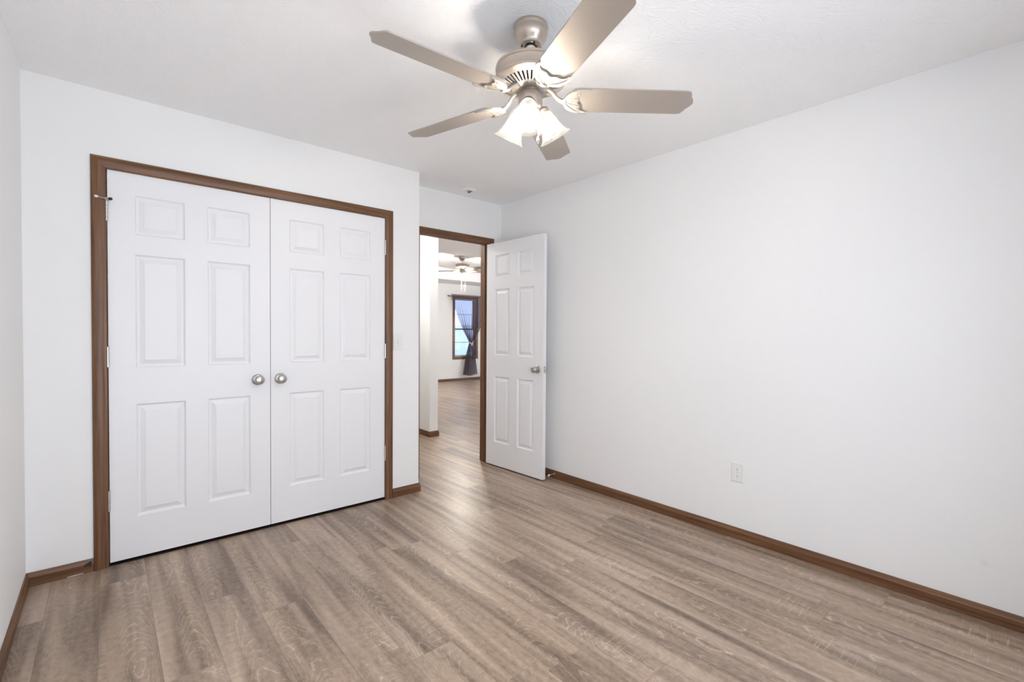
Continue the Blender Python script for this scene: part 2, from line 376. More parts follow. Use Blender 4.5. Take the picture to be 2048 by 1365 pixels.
# ---------------------------------------------------------------- setting: floor, ceilings, walls
fl = obj('floor', box(bmesh.new(), WL-0.115, GX1+0.115, YB-0.115, FARY+0.115, -0.08, 0.0), M_floor)
tag(fl, 'grey-brown wood-look plank floor running through bedroom and hall', 'floor', kind='structure')
bm = bmesh.new()
box(bm, WL-0.115, GX1+0.115, YB-0.115, TY0, H, H+0.10)
box(bm, WL-0.115, TX0, TY0, TY1, H, H+0.10); box(bm, TX1, GX1+0.115, TY0, TY1, H, H+0.10)
box(bm, WL-0.115, GX1+0.115, TY1, FARY+0.115, H, H+0.10)
box(bm, TX0-0.05, TX0, TY0-0.05, TY1+0.05, H+0.10, H2+0.1); box(bm, TX1, TX1+0.05, TY0-0.05, TY1+0.05, H+0.10, H2+0.1)
box(bm, TX0, TX1, TY0-0.05, TY0, H+0.10, H2+0.1); box(bm, TX0, TX1, TY1, TY1+0.05, H+0.10, H2+0.1)
box(bm, TX0-0.05, TX1+0.05, TY0-0.05, TY1+0.05, H2, H2+0.10)
tag(obj('ceiling', bm, M_ceil), 'white stomp-textured ceiling with raised tray over far room', 'ceiling', kind='structure')

def wall(name, boxes, label):
    bm = bmesh.new()
    for b in boxes: box(bm, *b)
    return tag(obj(name, bm, M_wall), label, 'wall', kind='structure')
Z0, Z1 = 0.0, H
wall('wall_right', [(0, HT, YB, AD, Z0, Z1)], 'plain white bedroom wall on the right with one outlet')
wall('wall_left', [(WL-HT, WL, YB, 0.9, Z0, Z1)],
     'narrow white wall at the left edge of the picture')
wall('wall_closet', [(WL, CX0-0.018, 0, HT, Z0, Z1), (CX1+0.018, CR, 0, HT, Z0, Z1), (CX0-0.018, CX1+0.018, 0, HT, DT+0.018, Z1),
                     (CR-HT, CR, HT, AD+HT, Z0, Z1), (WL, CR-HT, 0.70, 0.80, Z0, Z1)], 'white wall around the double closet doors')
wall('wall_entry', [(CR, EX0-0.018, AD, AD+HT, Z0, Z1), (EX1+0.018, 0.0, AD, AD+HT, Z0, Z1), (EX0-0.018, EX1+0.018, AD, AD+HT, DT+0.018, Z1)],
     'white recessed wall above the open entry doorway')
bw0, bw1, bz0, bz1 = -3.0, -1.1, 0.20, 2.0
wall('wall_back', [(WL, bw0, YB-HT, YB, Z0, Z1), (bw1, 0, YB-HT, YB, Z0, Z1), (bw0, bw1, YB-HT, YB, Z0, bz0), (bw0, bw1, YB-HT, YB, bz1, Z1)],
     'white bedroom wall with wide window behind the viewpoint')
# hall and great room
PY = 1.553
wall('wall_hall_partition', [(-0.013, 0.100, PY, FARY, Z0, Z1)], 'white end of the partition standing in the hall beyond the doorway')
wall('wall_hall_left', [(CR-HT, CR, AD+HT, FARY, Z0, Z1)], 'white hall wall hidden to the left of doorway')
wall('wall_great_room_near', [(0, GX1, AD, AD+HT, Z0, Z1)], 'white great room wall backing onto the bedroom')
gw0, gw1, gz0, gz1 = 2.30, 4.50, 0.6, 2.05
wall('wall_great_room_right', [(GX1, GX1+HT, AD, gw0, Z0, Z1), (GX1, GX1+HT, gw1, FARY, Z0, Z1), (GX1, GX1+HT, gw0, gw1, Z0, gz0), (GX1, GX1+HT, gw0, gw1, gz1, Z1)], 'white great room side wall with added window')
FX0, FX1, FZ0, FZ1 = 3.765, 4.425, 0.600, 2.085
wall('wall_great_room_far', [(CR, FX0, FARY, FARY+HT, Z0, Z1), (FX1, GX1, FARY, FARY+HT, Z0, Z1), (FX0, FX1, FARY, FARY+HT, Z0, FZ0), (FX0, FX1, FARY, FARY+HT, FZ1, Z1)],
     'white far wall of the great room around the curtained window')

# ---------------------------------------------------------------- baseboards
BP = [(0, 0), (0.0125, 0), (0.0125, 0.043), (0.0105, 0.047), (0.0095, 0.050), (0.0055, 0.0645), (0, 0.0645)]
def baseboard(name, path, m, side, label):
    o = obj(name, sweep(bmesh.new(), path, BP, side=side), m)
    return tag(o, label, 'baseboard', kind='structure')
CT = 0.060    # casing width
baseboard('baseboard_right', [(0, YB), (0, AD)], M_wy, -1, 'brown wood baseboard along the right wall')
baseboard('baseboard_left', [(WL, YB), (WL, 0)], M_wy, 1, 'brown wood baseboard at the left picture edge')
baseboard('baseboard_closet_left', [(WL, 0), (CX0+0.012-CT-0.002, 0)], M_wx, 1, 'short brown baseboard left of closet doors, nicked end')
bl = bpy.data.objects['baseboard_closet_left']
bm = bmesh.new()
plate(bm, [(-2.930, 0.034), (-2.922, 0.030), (-2.915, 0.036), (-2.906, 0.027), (-2.900, 0.033), (-2.899, 0.052), (-2.905, 0.057), (-2.913, 0.049), (-2.921, 0.047), (-2.927, 0.041)], -0.0002, 0.0010,
      Matrix.Translation((0, -0.0125, 0)) @ Matrix.Rotation(PI/2, 4, 'X'))
obj('chipped_spot', bm, M_gap_chip, bl)['label'] = 'dark chipped spot'
bm = bmesh.new(); plate(bm, [(-2.990, 0.001), (-2.945, 0.0025), (-2.930, 0.003), (-2.930, 0.0045), (-2.960, 0.0050), (-2.990, 0.0030)], -0.0002, 0.0012, Matrix.Translation((0, -0.0125, 0)) @ Matrix.Rotation(PI/2, 4, 'X'))
obj('paint_streak', bm, M_rubber, bl)['label'] = 'thin white paint streak'
baseboard('baseboard_closet_right', [(CX1-0.012+CT+0.002, 0), (CR, 0), (CR, AD)], M_wx, 1, 'short brown baseboard right of closet wrapping the corner')
baseboard('baseboard_back', [(WL, YB), (0, YB)], M_wx, -1, 'brown baseboard behind the viewpoint')
baseboard('baseboard_hall_partition', [(-0.013, FARY), (-0.013, PY), (0.100, PY), (0.100, FARY)], M_wy, 1, 'brown baseboard wrapping the hall partition end')
baseboard('baseboard_far', [(0.100, FARY), (GX1, FARY)], M_wx, 1, 'brown baseboard under the curtained window far away')

# ---------------------------------------------------------------- casings and jambs
CP = [(0.0, 0.0), (0.0, 0.009), (0.004, 0.012), (0.012, 0.0115), (0.016, 0.0135), (0.030, 0.0165), (0.044, 0.0165), (0.052, 0.0150), (0.057, 0.012), (0.060, 0.007), (0.060, 0.0)]
def casing(x0, x1, ztop, ywall, name, label, plate_z0=0.0):
    """three mitred legs around an opening; x0/x1/ztop are the inner edges; faces -y. profile (inner->outer, proud)"""
    root = tag(empty(name, (0, 0, 0)), label, 'door trim', kind='structure')
    def leg(path, dirs, m, part):
        bm = bmesh.new(); rings = []
        for (px, pz), (dx, dz) in zip(path, dirs):
            rings.append([bm.verts.new((px+dx*a, ywall-h, pz+dz*a)) for a, h in CP])
        k = len(CP)
        for i in range(k): bm.faces.new((rings[0][i], rings[0][(i+1) % k], rings[1][(i+1) % k], rings[1][i]))
        bm.faces.new(rings[0]); bm.faces.new(rings[1])
        return obj(part, bm, m, root, smooth=True)
    leg([(x0, plate_z0), (x0, ztop)], [(-1, 0), (-1, 1)], M_wz, 'side_casing')
    leg([(x1, plate_z0), (x1, ztop)], [(1, 0), (1, 1)], M_wz, 'side_casing')
    leg([(x0, ztop), (x1, ztop)], [(-1, 1), (1, 1)], M_wx, 'head_casing')
    return root
trim1 = casing(CX0+0.010, CX1-0.010, 2.036, 0.0, 'trim_1', 'brown stained wood casing framing the double closet doors')
trim2 = casing(EX0+0.006, EX1+0.004, 2.036, AD, 'trim_2', 'brown stained wood casing framing the open entry doorway')
def jamb(x0, x1, ya, yb, parent, stop_y=None):
    obj('side_jamb', box(bmesh.new(), x0-0.018, x0, ya, yb, 0, DT), M_wz, parent)
    obj('side_jamb', box(bmesh.new(), x1, x1+0.018, ya, yb, 0, DT), M_wz, parent)
    obj('head_jamb', box(bmesh.new(), x0-0.018, x1+0.018, ya, yb, DT, DT+0.018), M_wx, parent)
    if stop_y:
        a, b = stop_y
        bm = bmesh.new(); box(bm, x0, x0+0.010, a, b, 0, DT); box(bm, x1-0.010, x1, a, b, 0, DT); box(bm, x0+0.010, x1-0.010, a, b, DT-0.010, DT)
        obj('door_stop_moulding', bm, M_wz, parent)
jamb(CX0, CX1, 0.0, HT, trim1); obj('door_gap_shade', box(bmesh.new(), CX0, CX1, -0.003, 0.060, 0.0, 0.004), M_gap_chip, trim1); jamb(EX0, EX1, AD, AD+HT, trim2, (AD+0.040, AD+0.072))  # added dark strip paints the gap and contact shadow under the closet doors

# ---------------------------------------------------------------- doors
def door_panel_mesh(w, h, th, mirror=False):
    """six-panel moulded door; x 0..w, y 0 (front) .. th, z 0..h"""
    st = 0.1095; mu = 0.106; pw = (w-2*st-mu)/2
    xs = [0, st, st+pw, st+pw+mu, w-st, w]
    zs = [0, 0.215, 0.810, 1.003, 1.597, 1.701, 1.905, h]
    prof = [(0.0, 0.0), (0.0045, 0.0085), (0.010, 0.0125), (0.014, 0.0125), (0.020, 0.0105), (0.037, 0.0025), (0.039, 0.0010)]
    bm = bmesh.new()
    for side in (0, 1):
        def V(x, z, d): return bm.verts.new((x, d if side == 0 else th-d, z))
        for i in range(5):
            for j in range(7):
                x0, x1, z0, z1 = xs[i], xs[i+1], zs[j], zs[j+1]
                if i in (1, 3) and j in (1, 3, 5):
                    prev = None
                    for ins, d in prof:
                        ring = [V(x0+ins, z0+ins, d), V(x1-ins, z0+ins, d), V(x1-ins, z1-ins, d), V(x0+ins, z1-ins, d)]
                        if prev:
                            for k in range(4): bm.faces.new((prev[k], prev[(k+1) % 4], ring[(k+1) % 4], ring[k]))
                        prev = ring
                    bm.faces.new(prev)
                else: bm.faces.new((V(x0, z0, 0), V(x1, z0, 0), V(x1, z1, 0), V(x0, z1, 0)))
    bmesh.ops.remove_doubles(bm, verts=bm.verts, dist=1e-5)
    for (a, b) in (((0, 0), (w, 0)), ((0, h), (w, h)), ((0, 0), (0, h)), ((w, 0), (w, h))):
        (xa, za), (xb, zb) = a, b
        bm.faces.new([bm.verts.new(p) for p in ((xa, 0, za), (xb, 0, zb), (xb, th, zb), (xa, th, za))])
    return bm
def knob_mesh(kr=0.0275):
    """round knob standing out along -y from the origin"""
    bm = bmesh.new(); mt = Matrix.Rotation(PI/2, 4, 'X')
    lathe(bm, [(0, 0.0), (0.032, 0.0), (0.0325, 0.003), (0.030, 0.006), (0.026, 0.008), (0.016, 0.010), (0.0125, 0.016), (0.012, 0.026), (0.014, 0.031),
               (0.020, 0.034), (0.0255, 0.039), (kr, 0.046), (0.0265, 0.052), (0.0225, 0.057), (0.0200, 0.0585), (0.0195, 0.0575), (0.012, 0.0600), (0, 0.0612)], 40, mt)
    return bm
def hinge_mesh():
    bm = bmesh.new(); n = 5; hh = 0.100
    for i in range(n):
        z0 = -hh/2+i*hh/n+0.0006; z1 = -hh/2+(i+1)*hh/n-0.0006
        lathe(bm, [(0, z0), (0.0064, z0), (0.0064, z1), (0, z1)], 16)
    lathe(bm, [(0, hh/2), (0.0072, hh/2), (0.0072, hh/2+0.003), (0.003, hh/2+0.006), (0, hh/2+0.006)], 16)
    lathe(bm, [(0, -hh/2), (0.005, -hh/2), (0.003, -hh/2-0.004), (0, -hh/2-0.004)], 16)
    return bm
def make_door(name, w, label, knob_x, loc, rz, hinge_x, zb=0.018, knob_z=0.905, both=False, hinges=(0.320, 1.061, 1.806)):
    h = 2.035-0.018; th = 0.035
    root = tag(empty(name, loc, rz), label, 'door', kind='structure')
    obj('door_panel', door_panel_mesh(w, h, th), M_door, root)
    k = obj('knob', knob_mesh(), M_nickel, root, smooth=True); k.location = (knob_x, 0, knob_z)
    if both:
        k2 = k.copy(); COL.objects.link(k2); k2.parent = root; k2.location = (knob_x, th, knob_z); k2.rotation_euler = (0, 0, PI)
    for z in hinges:
        o = obj('hinge', hinge_mesh(), M_hinge, root, smooth=True); o.location = (hinge_x, -0.0045 if not both else th+0.004, z)
    return root
dA = make_door('door_1', 0.7555, 'white six-panel closet door on the left with hinge-pin stop', 0.686, (-2.829, 0.0, 0.018), 0, -0.003)
dB = make_door('door_2', 0.7530, 'white six-panel closet door on the right of the pair', 0.054, (-2.0705, 0.0, 0.018), 0, 0.756)
# the hinge-pin stop on the upper left hinge
bm = bmesh.new()
tube(bm, [(-2.825, -0.006, 1.882), (-2.832, -0.020, 1.882)], 0.008, 12)
tube(bm, [(-2.832, -0.012, 1.882), (-2.838, -0.030, 1.880), (-2.868, -0.052, 1.880)], 0.0028, 10)
s = obj('hinge_pin_stop', bm, M_nickel, dA, smooth=True); s.location = (2.829, 0, -0.018)
bm = bmesh.new(); tube(bm, [(-2.866, -0.050, 1.880), (-2.874, -0.056, 1.880)], 0.0062, 12)
s2 = obj('rubber_bumper', bm, M_plate, s, smooth=True)
bm = bmesh.new(); tube(bm, [(-2.820, -0.014, 1.884), (-2.812, -0.020, 1.885)], 0.0070, 12)
s2 = obj('rubber_bumper', bm, M_black, s, smooth=True)

# entry door, standing open against the right wall
ang = math.atan2(-0.442-0.268, -0.147+0.180)     # direction from hinge to free edge
dE = make_door('door_3', 0.711, 'white six-panel entry door standing open by the right wall', 0.711-0.062, (-0.180, 0.266, 0.012), ang, 0.0, both=True, knob_z=0.905)
bm = bmesh.new(); box(bm, 0.7108, 0.7122, 0.0055, 0.0295, 0.905-0.029, 0.905+0.029)
lp = obj('latch_plate', bm, M_hinge, dE)
bm = bmesh.new(); lathe(bm, [(0, 0), (0.0095, 0), (0.0095, 0.006), (0.007, 0.009), (0, 0.0105)], 20, Matrix.Translation((0.712, 0.0175, 0.905)) @ Matrix.Rotation(PI/2, 4, 'Y'))
obj('latch_bolt', bm, M_chrome, lp, smooth=True)

# ---------------------------------------------------------------- rigid door stop on the right baseboard
t = tag(empty('door_stop', (-0.0125, -0.452, 0.040)), 'thin white-tipped door stop on baseboard behind the open entry door', 'door stop')
bm = bmesh.new(); lathe(bm, [(0, 0), (0.010, 0), (0.009, 0.004), (0.0035, 0.006), (0.0035, 0.062), (0, 0.062)], 20, Matrix.Rotation(-PI/2, 4, 'Y'))
obj('rod', bm, M_hinge, t, smooth=True)
bm = bmesh.new(); lathe(bm, [(0, 0.058), (0.0065, 0.058), (0.0085, 0.064), (0.0085, 0.070), (0.006, 0.075), (0, 0.076)], 20, Matrix.Rotation(-PI/2, 4, 'Y'))
obj('rubber_tip', bm, M_rubber, t, smooth=True)

# ---------------------------------------------------------------- outlet and switch
def rounded_plate(bm, w, h, d, ch=0.004):
    """plate on the plane y = 0 facing -y, centred, with a chamfered rim"""
    a = [(-w/2, 0, -h/2), (w/2, 0, -h/2), (w/2, 0, h/2), (-w/2, 0, h/2)]
    b = [(-w/2, -d*0.4, -h/2), (w/2, -d*0.4, -h/2), (w/2, -d*0.4, h/2), (-w/2, -d*0.4, h/2)]
    c = [(-w/2+ch, -d, -h/2+ch), (w/2-ch, -d, -h/2+ch), (w/2-ch, -d, h/2-ch), (-w/2+ch, -d, h/2-ch)]
    R = [[bm.verts.new(p) for p in q] for q in (a, b, c)]
    for A, B in zip(R, R[1:]):
        for k in range(4): bm.faces.new((A[k], A[(k+1) % 4], B[(k+1) % 4], B[k]))
    bm.faces.new(R[2]); bm.faces.new(R[0]); return bm
def screw(bm, x, z, y, r=0.0032):
    return lathe(bm, [(0, 0), (r, 0), (r*0.8, 0.0012), (0, 0.0014)], 12, Matrix.Translation((x, y, z)) @ Matrix.Rotation(PI/2, 4, 'X'))
t = tag(empty('wall_outlet', (0, -1.946, 0.395), -PI/2), 'white duplex power outlet low on the right wall', 'outlet')
obj('cover_plate', rounded_plate(bmesh.new(), 0.076, 0.116, 0.0055), M_plate, t)
for dz in (0.0195, -0.0195):
    bm = bmesh.new()
    pts = [(0.0170*math.cos(a), max(-0.0125, min(0.0125, 0.0170*math.sin(a)))) for a in [2*PI*i/32 for i in range(32)]]
    plate(bm, pts, 0, 0.0025, Matrix.Translation((0, -0.0052, dz)) @ Matrix.Rotation(PI/2, 4, 'X'))
    rc = obj('receptacle', bm, M_plate_hi, t)
    bm = bmesh.new(); box(bm, -0.0075, -0.0055, -0.0081, -0.0060, dz-0.001, dz+0.008); box(bm, 0.0055, 0.0073, -0.0081, -0.0060, dz, dz+0.007)
    lathe(bm, [(0, 0), (0.0026, 0), (0.0026, 0.0022), (0, 0.0022)], 14, Matrix.Translation((0, -0.0060, dz-0.0065)) @ Matrix.Rotation(PI/2, 4, 'X'))
    obj('slots', bm, M_slot, rc)
obj('screw', screw(bmesh.new(), 0, 0, -0.0055), M_hinge, t)
t = tag(empty('light_switch', (-1.2150, 0, 1.146)), 'white toggle light switch beside the right closet casing', 'light switch')
obj('cover_plate', rounded_plate(bmesh.new(), 0.072, 0.116, 0.0055), M_plate, t)
bm = bmesh.new(); box(bm, -0.0055, 0.0055, -0.0068, -0.0050, -0.0125, 0.0125); tg = obj('toggle_frame', bm, M_smudge, t)
bm = bmesh.new(); plate(bm, [(0, -0.006), (0.012, -0.012), (0.013, -0.008), (0, 0.004)], -0.004, 0.004, Matrix.Translation((0, -0.006, 0)) @ Matrix.Rotation(-PI/2, 4, 'Z') @ Matrix.Rotation(PI/2, 4, 'X'))
obj('toggle', bm, M_plate_hi, t)
for z in (0.030, -0.030): obj('screw', screw(bmesh.new(), 0, z, -0.0055), M_hinge, t)

# ---------------------------------------------------------------- small round fixture on the entry ceiling
t = tag(empty('ceiling_sprinkler', (-0.509, 0.096, H)), 'small round white ceiling fixture with dark metal centre above the entry', 'sprinkler')
bm = bmesh.new(); lathe(bm, [(0, 0), (0.058, 0), (0.058, -0.004), (0.050, -0.012), (0.036, -0.016), (0.030, -0.006), (0, -0.006)], 40)
obj('escutcheon', bm, M_plate_hi, t, smooth=True)
bm = bmesh.new(); lathe(bm, [(0, -0.003), (0.012, -0.003), (0.012, -0.012), (0.007, -0.014), (0.006, -0.020), (0, -0.020)], 20)
hd = obj('sprinkler_head', bm, M_nickel, t, smooth=True)
bm = bmesh.new(); lathe(bm, [(0, -0.020), (0.012, -0.020), (0.013, -0.022), (0, -0.022)], 24)
box(bm, -0.024, -0.008, -0.003, 0.003, -0.012, -0.005); box(bm, 0.008, 0.024, -0.003, 0.003, -0.012, -0.005)
obj('deflector', bm, M_slot, hd)

# ---------------------------------------------------------------- ceiling fans
def blade_outline():
    half = [(0.158, 0.046), (0.163, 0.056), (0.172, 0.0625), (0.190, 0.065), (0.400, 0.0655), (0.604, 0.065), (0.616, 0.0635), (0.624, 0.058), (0.6285, 0.050),
            (0.6315, 0.041), (0.6355, 0.032), (0.6425, 0.022), (0.6490, 0.012), (0.6515, 0.004)]
    return [(u, v) for u, v in half] + [(u, -v) for u, v in reversed(half)]
def iron_outline():
    half = [(0.122, 0.008), (0.130, 0.013), (0.136, 0.026), (0.146, 0.042), (0.160, 0.054), (0.180, 0.063), (0.202, 0.068), (0.222, 0.067), (0.232, 0.062),
            (0.229, 0.056), (0.216, 0.053), (0.205, 0.046), (0.199, 0.036), (0.200, 0.026), (0.198, 0.017), (0.190, 0.008), (0.187, 0.0)]
    sp = [tuple(p) for p in spline([(u, v, 0) for u, v in half], 3)]
    return [(p[0], p[1]) for p in sp] + [(p[0], -p[1]) for p in reversed(sp[:-1])]
def make_fan(name, label, cx, cy, zc, zb, phase, kit_phase, blade_mat, bulb_mat, drop=0.0, big=False, energy=0.0):
    """zc ceiling height, zb blade plane height; local z = 0 is the blade plane"""
    root = tag(empty(name, (cx, cy, zc)), label, 'ceiling fan')
    Z = lambda z: z-(zc-zb)                                        # blade-plane height to root height
    top = 0.0
    # canopy
    bm = bmesh.new(); lathe(bm, [(0, top), (0.066, top), (0.0675, top-0.004), (0.0665, top-0.012), (0.0645, top-0.016), (0.0655, top-0.022), (0.0655, top-0.034), (0.062, top-0.047), (0.054, top-0.059),
                                 (0.047, top-0.066), (0.0445, top-0.071), (0.0435, top-0.077), (0.040, top-0.080), (0.031, top-0.080), (0.026, top-0.078), (0.026, top-0.070), (0, top-0.070)], 56)
    can = obj('canopy', bm, M_fan, root, smooth=True)
    for a in (0.6, PI-0.5, PI+1.2):
        obj('screw', lathe(bmesh.new(), [(0, 0), (0.003, 0), (0.003, -0.003), (0, -0.003)], 10, Matrix.Translation((0.0355*math.cos(a), 0.0355*math.sin(a), -0.0795))), M_recess, can)
    mt = Z(0.135)                                                   # top of motor housing
    bm = bmesh.new(); lathe(bm, [(0, -0.070), (0.019, -0.074), (0.0215, -0.085), (0.018, -0.096), (0.0125, -0.102), (0.0125, mt-0.006), (0, mt-0.006)], 28)
    obj('down_rod', bm, M_chrome, root, smooth=True)
    # motor housing
    bm = bmesh.new()
    lathe(bm, [(0, mt-0.004), (0.020, mt), (0.030, mt+0.001), (0.034, mt-0.004), (0.112, mt-0.006), (0.130, mt-0.009), (0.137, mt-0.014), (0.1385, mt-0.020), (0.1385, mt-0.024), (0.1365, mt-0.026),
               (0.1365, mt-0.056), (0.1385, mt-0.059), (0.1400, mt-0.064), (0.1385, mt-0.069), (0.134, mt-0.072), (0.124, mt-0.0755), (0.124, mt-0.050), (0, mt-0.050)], 80)
    mh = obj('motor_housing', bm, M_fan, root, smooth=True)
    # vented lower plate: ribs between an outer and an inner ring over a dark recess
    def cone(r): return mt-0.0755-(0.124-r)*0.42
    bm = bmesh.new()
    lathe(bm, [(0.125, cone(0.124)+0.002), (0.112, cone(0.112)), (0.112, cone(0.112)+0.004), (0.124, cone(0.124)+0.006)], 80, closed=True)
    lathe(bm, [(0.074, cone(0.074)), (0.052, cone(0.060)), (0.052, cone(0.060)+0.005), (0.074, cone(0.074)+0.004)], 80, closed=True)
    nr = 40
    for i in range(nr):
        a0 = 2*PI*(i-0.25)/nr; a1 = 2*PI*(i+0.25)/nr
        vs = []
        for r, a in ((0.0735, a0), (0.113, a0), (0.113, a1), (0.0735, a1)):
            vs.append((r*math.cos(a), r*math.sin(a), cone(r)-0.0006))
        lo = [bm.verts.new(v) for v in vs]; hi = [bm.verts.new((v[0], v[1], v[2]+0.005)) for v in vs]
        bm.faces.new(lo); bm.faces.new(hi)
        for k in range(4): bm.faces.new((lo[k], lo[(k+1) % 4], hi[(k+1) % 4], hi[k]))
    vp = obj('vent_plate', bm, M_iron, mh)
    bm = bmesh.new(); lathe(bm, [(0.050, cone(0.06)+0.012), (0.120, cone(0.112)+0.012)], 60); obj('recess', bm, M_recess, vp)
    # flywheel and switch housing
    bm = bmesh.new(); lathe(bm, [(0, Z(0.050)), (0.050, Z(0.050)), (0.056, Z(0.046)), (0.056, Z(0.036)), (0.048, Z(0.032)), (0, Z(0.030))], 48)
    obj('flywheel', bm, M_nickel, root, smooth=True)
    bm = bmesh.new(); lathe(bm, [(0, Z(0.032)), (0.034, Z(0.032)), (0.036, Z(0.026)), (0.045, Z(0.020)), (0.0475, Z(0.014)), (0.0475, Z(-0.030)), (0.044, Z(-0.036)), (0.038, Z(-0.040)),
                                 (0.038, Z(-0.060)), (0.030, Z(-0.070)), (0.012, Z(-0.076)), (0.008, Z(-0.086)), (0, Z(-0.088))], 48)
    obj('switch_housing', bm, M_fan, root, smooth=True)
    # blades with their irons; the iron carries arm and plate as one piece
    pitch = -0.2174
    bmB = bmesh.new(); plate(bmB, blade_outline(), 0.0, 0.0055)
    bmesh.ops.triangulate(bmB, faces=[f for f in bmB.faces if len(f.verts) > 4])
    first = None
    for k in range(5):
        a = phase-k*2*PI/5
        m = Matrix.Translation((0, 0, Z(0.0))) @ Matrix.Rotation(a, 4, 'Z') @ Matrix.Rotation(pitch, 4, 'X')
        if first is None:
            b = obj('blade', bmB, blade_mat, root, bevel=0.0015)
            bmI = bmesh.new(); plate(bmI, iron_outline(), -0.0065, -0.0005)
            bmesh.ops.triangulate(bmI, faces=[f for f in bmI.faces if len(f.verts) > 4])
            for sgn in (1, -1):                                     # raised leaf veins and rim
                tube(bmI, spline([(0.132, 0.004*sgn, -0.006), (0.150, 0.024*sgn, -0.0075), (0.172, 0.044*sgn, -0.0075), (0.200, 0.058*sgn, -0.007), (0.226, 0.0625*sgn, -0.0055)], 4), [0.0042]*16+[0.003], 8, 0.6)
                tube(bmI, spline([(0.138, 0.003*sgn, -0.006), (0.158, 0.012*sgn, -0.0075), (0.178, 0.018*sgn, -0.0065), (0.194, 0.024*sgn, -0.005)], 4), [0.0036]*12+[0.002], 8, 0.6)
            for u, v in ((0.165, 0.0), (0.190, 0.040), (0.190, -0.040)):
                lathe(bmI, [(0, 0), (0.0045, 0), (0.0035, -0.002), (0, -0.0025)], 12, Matrix.Translation((u, v, -0.0065)))
            inv = Matrix.Rotation(-pitch, 4, 'X')
            arm = spline([(0.050, 0, 0.040), (0.066, 0, 0.040), (0.086, 0.0, 0.030), (0.104, 0.0, 0.010), (0.122, 0, -0.002), (0.142, 0, -0.005)], 5)
            tube(bmI, [inv @ Vector(q) for q in arm], [0.0105]*8+[0.0095]*(len(arm)-8-5)+[0.0105, 0.012, 0.013, 0.013, 0.010], 14, 0.8)
            ir = obj('blade_iron', bmI, M_iron, b, smooth=True)
            first = (b, ir)
        else:
            b = first[0].copy(); COL.objects.link(b); b.parent = root
            ir = first[1].copy(); COL.objects.link(ir); ir.parent = b
        b.matrix_local = m
    # light kit: three arms, fitters, bell shades and bulbs
    tilt = 0.5478
    for k in range(3):
        a = kit_phase+k*2*PI/3
        d = Vector((math.cos(a), math.sin(a), 0)); n = Vector((math.sin(tilt)*d.x, math.sin(tilt)*d.y, -math.cos(tilt)))
        c = d*0.111 + Vector((0, 0, Z(2.0076-2.1408)))               # centre of the rim
        mtx = Matrix.Translation(c) @ n.to_track_quat('Z', 'Y').to_matrix().to_4x4()
        neck = c - n*0.112
        bm = bmesh.new()
        hub = Vector((0, 0, Z(-0.052))) + d*0.030
        mid = (hub+neck)/2 + Vector((0, 0, 0.004))
        tube(bm, spline([hub, mid, neck - n*0.004], 5), 0.0085, 12)
        lathe(bm, [(0, -0.006), (0.014, -0.006), (0.024, 0.000), (0.0265, 0.006), (0.0265, 0.018), (0.0245, 0.018), (0.0245, 0.008), (0, 0.004)], 32, Matrix.Translation(c) @ n.to_track_quat('Z', 'Y').to_matrix().to_4x4() @ Matrix.Translation((0, 0, -0.118)))
        arm_o = obj('lamp_arm', bm, M_fan, root, smooth=True)
        bm = bmesh.new()
        prof = [(0.0225, -0.112), (0.0255, -0.104), (0.0300, -0.094), (0.0345, -0.080), (0.0375, -0.064), (0.0405, -0.046), (0.0455, -0.028), (0.0530, -0.013), (0.0615, -0.003), (0.0670, 0.0)]
        inner = [(r-0.0024, z-0.0004) for r, z in prof]
        lathe(bm, prof + list(reversed(inner)), 56, mtx, closed=True)
        sh = obj('lamp_shade', bm, M_shade, arm_o, smooth=True)
        bm = bmesh.new(); lathe(bm, [(0, -0.110), (0.012, -0.110), (0.012, -0.082), (0, -0.082)], 20, mtx); obj('bulb_socket', bm, M_plate_hi, arm_o, smooth=True)
        bm = bmesh.new(); lathe(bm, [(0, -0.082), (0.008, -0.081), (0.0105, -0.076), (0.0145, -0.066), (0.0170, -0.055), (0.0165, -0.045), (0.0130, -0.034), (0.0080, -0.024), (0.0045, -0.019), (0, -0.017)], 24, mtx)
        obj('bulb', bm, bulb_mat, arm_o, smooth=True)
    # pull chains
    for (ax, r, z1, fob) in (((kit_phase+0.75), 0.050, Z(-0.165) if not big else Z(-0.40), True), ((kit_phase+2.5), 0.050, Z(-0.10) if not big else Z(-0.36), True)):
        x, y = r*math.cos(ax), r*math.sin(ax)
        bm = bmesh.new(); tube(bm, [(0.8*x, 0.8*y, Z(0.000)), (x, y, Z(-0.004)), (x*1.04, y*1.04, Z(-0.018)), (x*1.04, y*1.04, z1)], 0.0009 if not big else 0.003, 6)
        z = Z(-0.018)
        while z > z1:
            bmesh.ops.create_icosphere(bm, subdivisions=1, radius=0.0018 if not big else 0.004, matrix=Matrix.Translation((x*1.04, y*1.04, z))); z -= 0.0042
        ch = obj('pull_chain', bm, M_chrome if not big else M_plate_hi, root, smooth=True)
        bm = bmesh.new(); lathe(bm, [(0, 0.004), (0.002, 0.003), (0.004, -0.004), (0.0062, -0.014), (0.0062, -0.021), (0.004, -0.027), (0, -0.029)], 20, Matrix.Translation((x*1.04, y*1.04, z1)))
        obj('pull_fob', bm, M_nickel, ch, smooth=True)
    return root
make_fan('ceiling_fan', 'large five-blade nickel ceiling fan with three lit bell shades overhead in the bedroom', -1.5634, -1.789, H, 2.1408, 3.0924, -2.4477, M_blade, M_bulb)
make_fan('ceiling_fan', 'small distant ceiling fan with lit shades seen through the doorway', 2.423, 4.40, H2, 2.425, math.radians(55.2), math.radians(-124.8+60), M_blade2, M_bulb2, big=True)

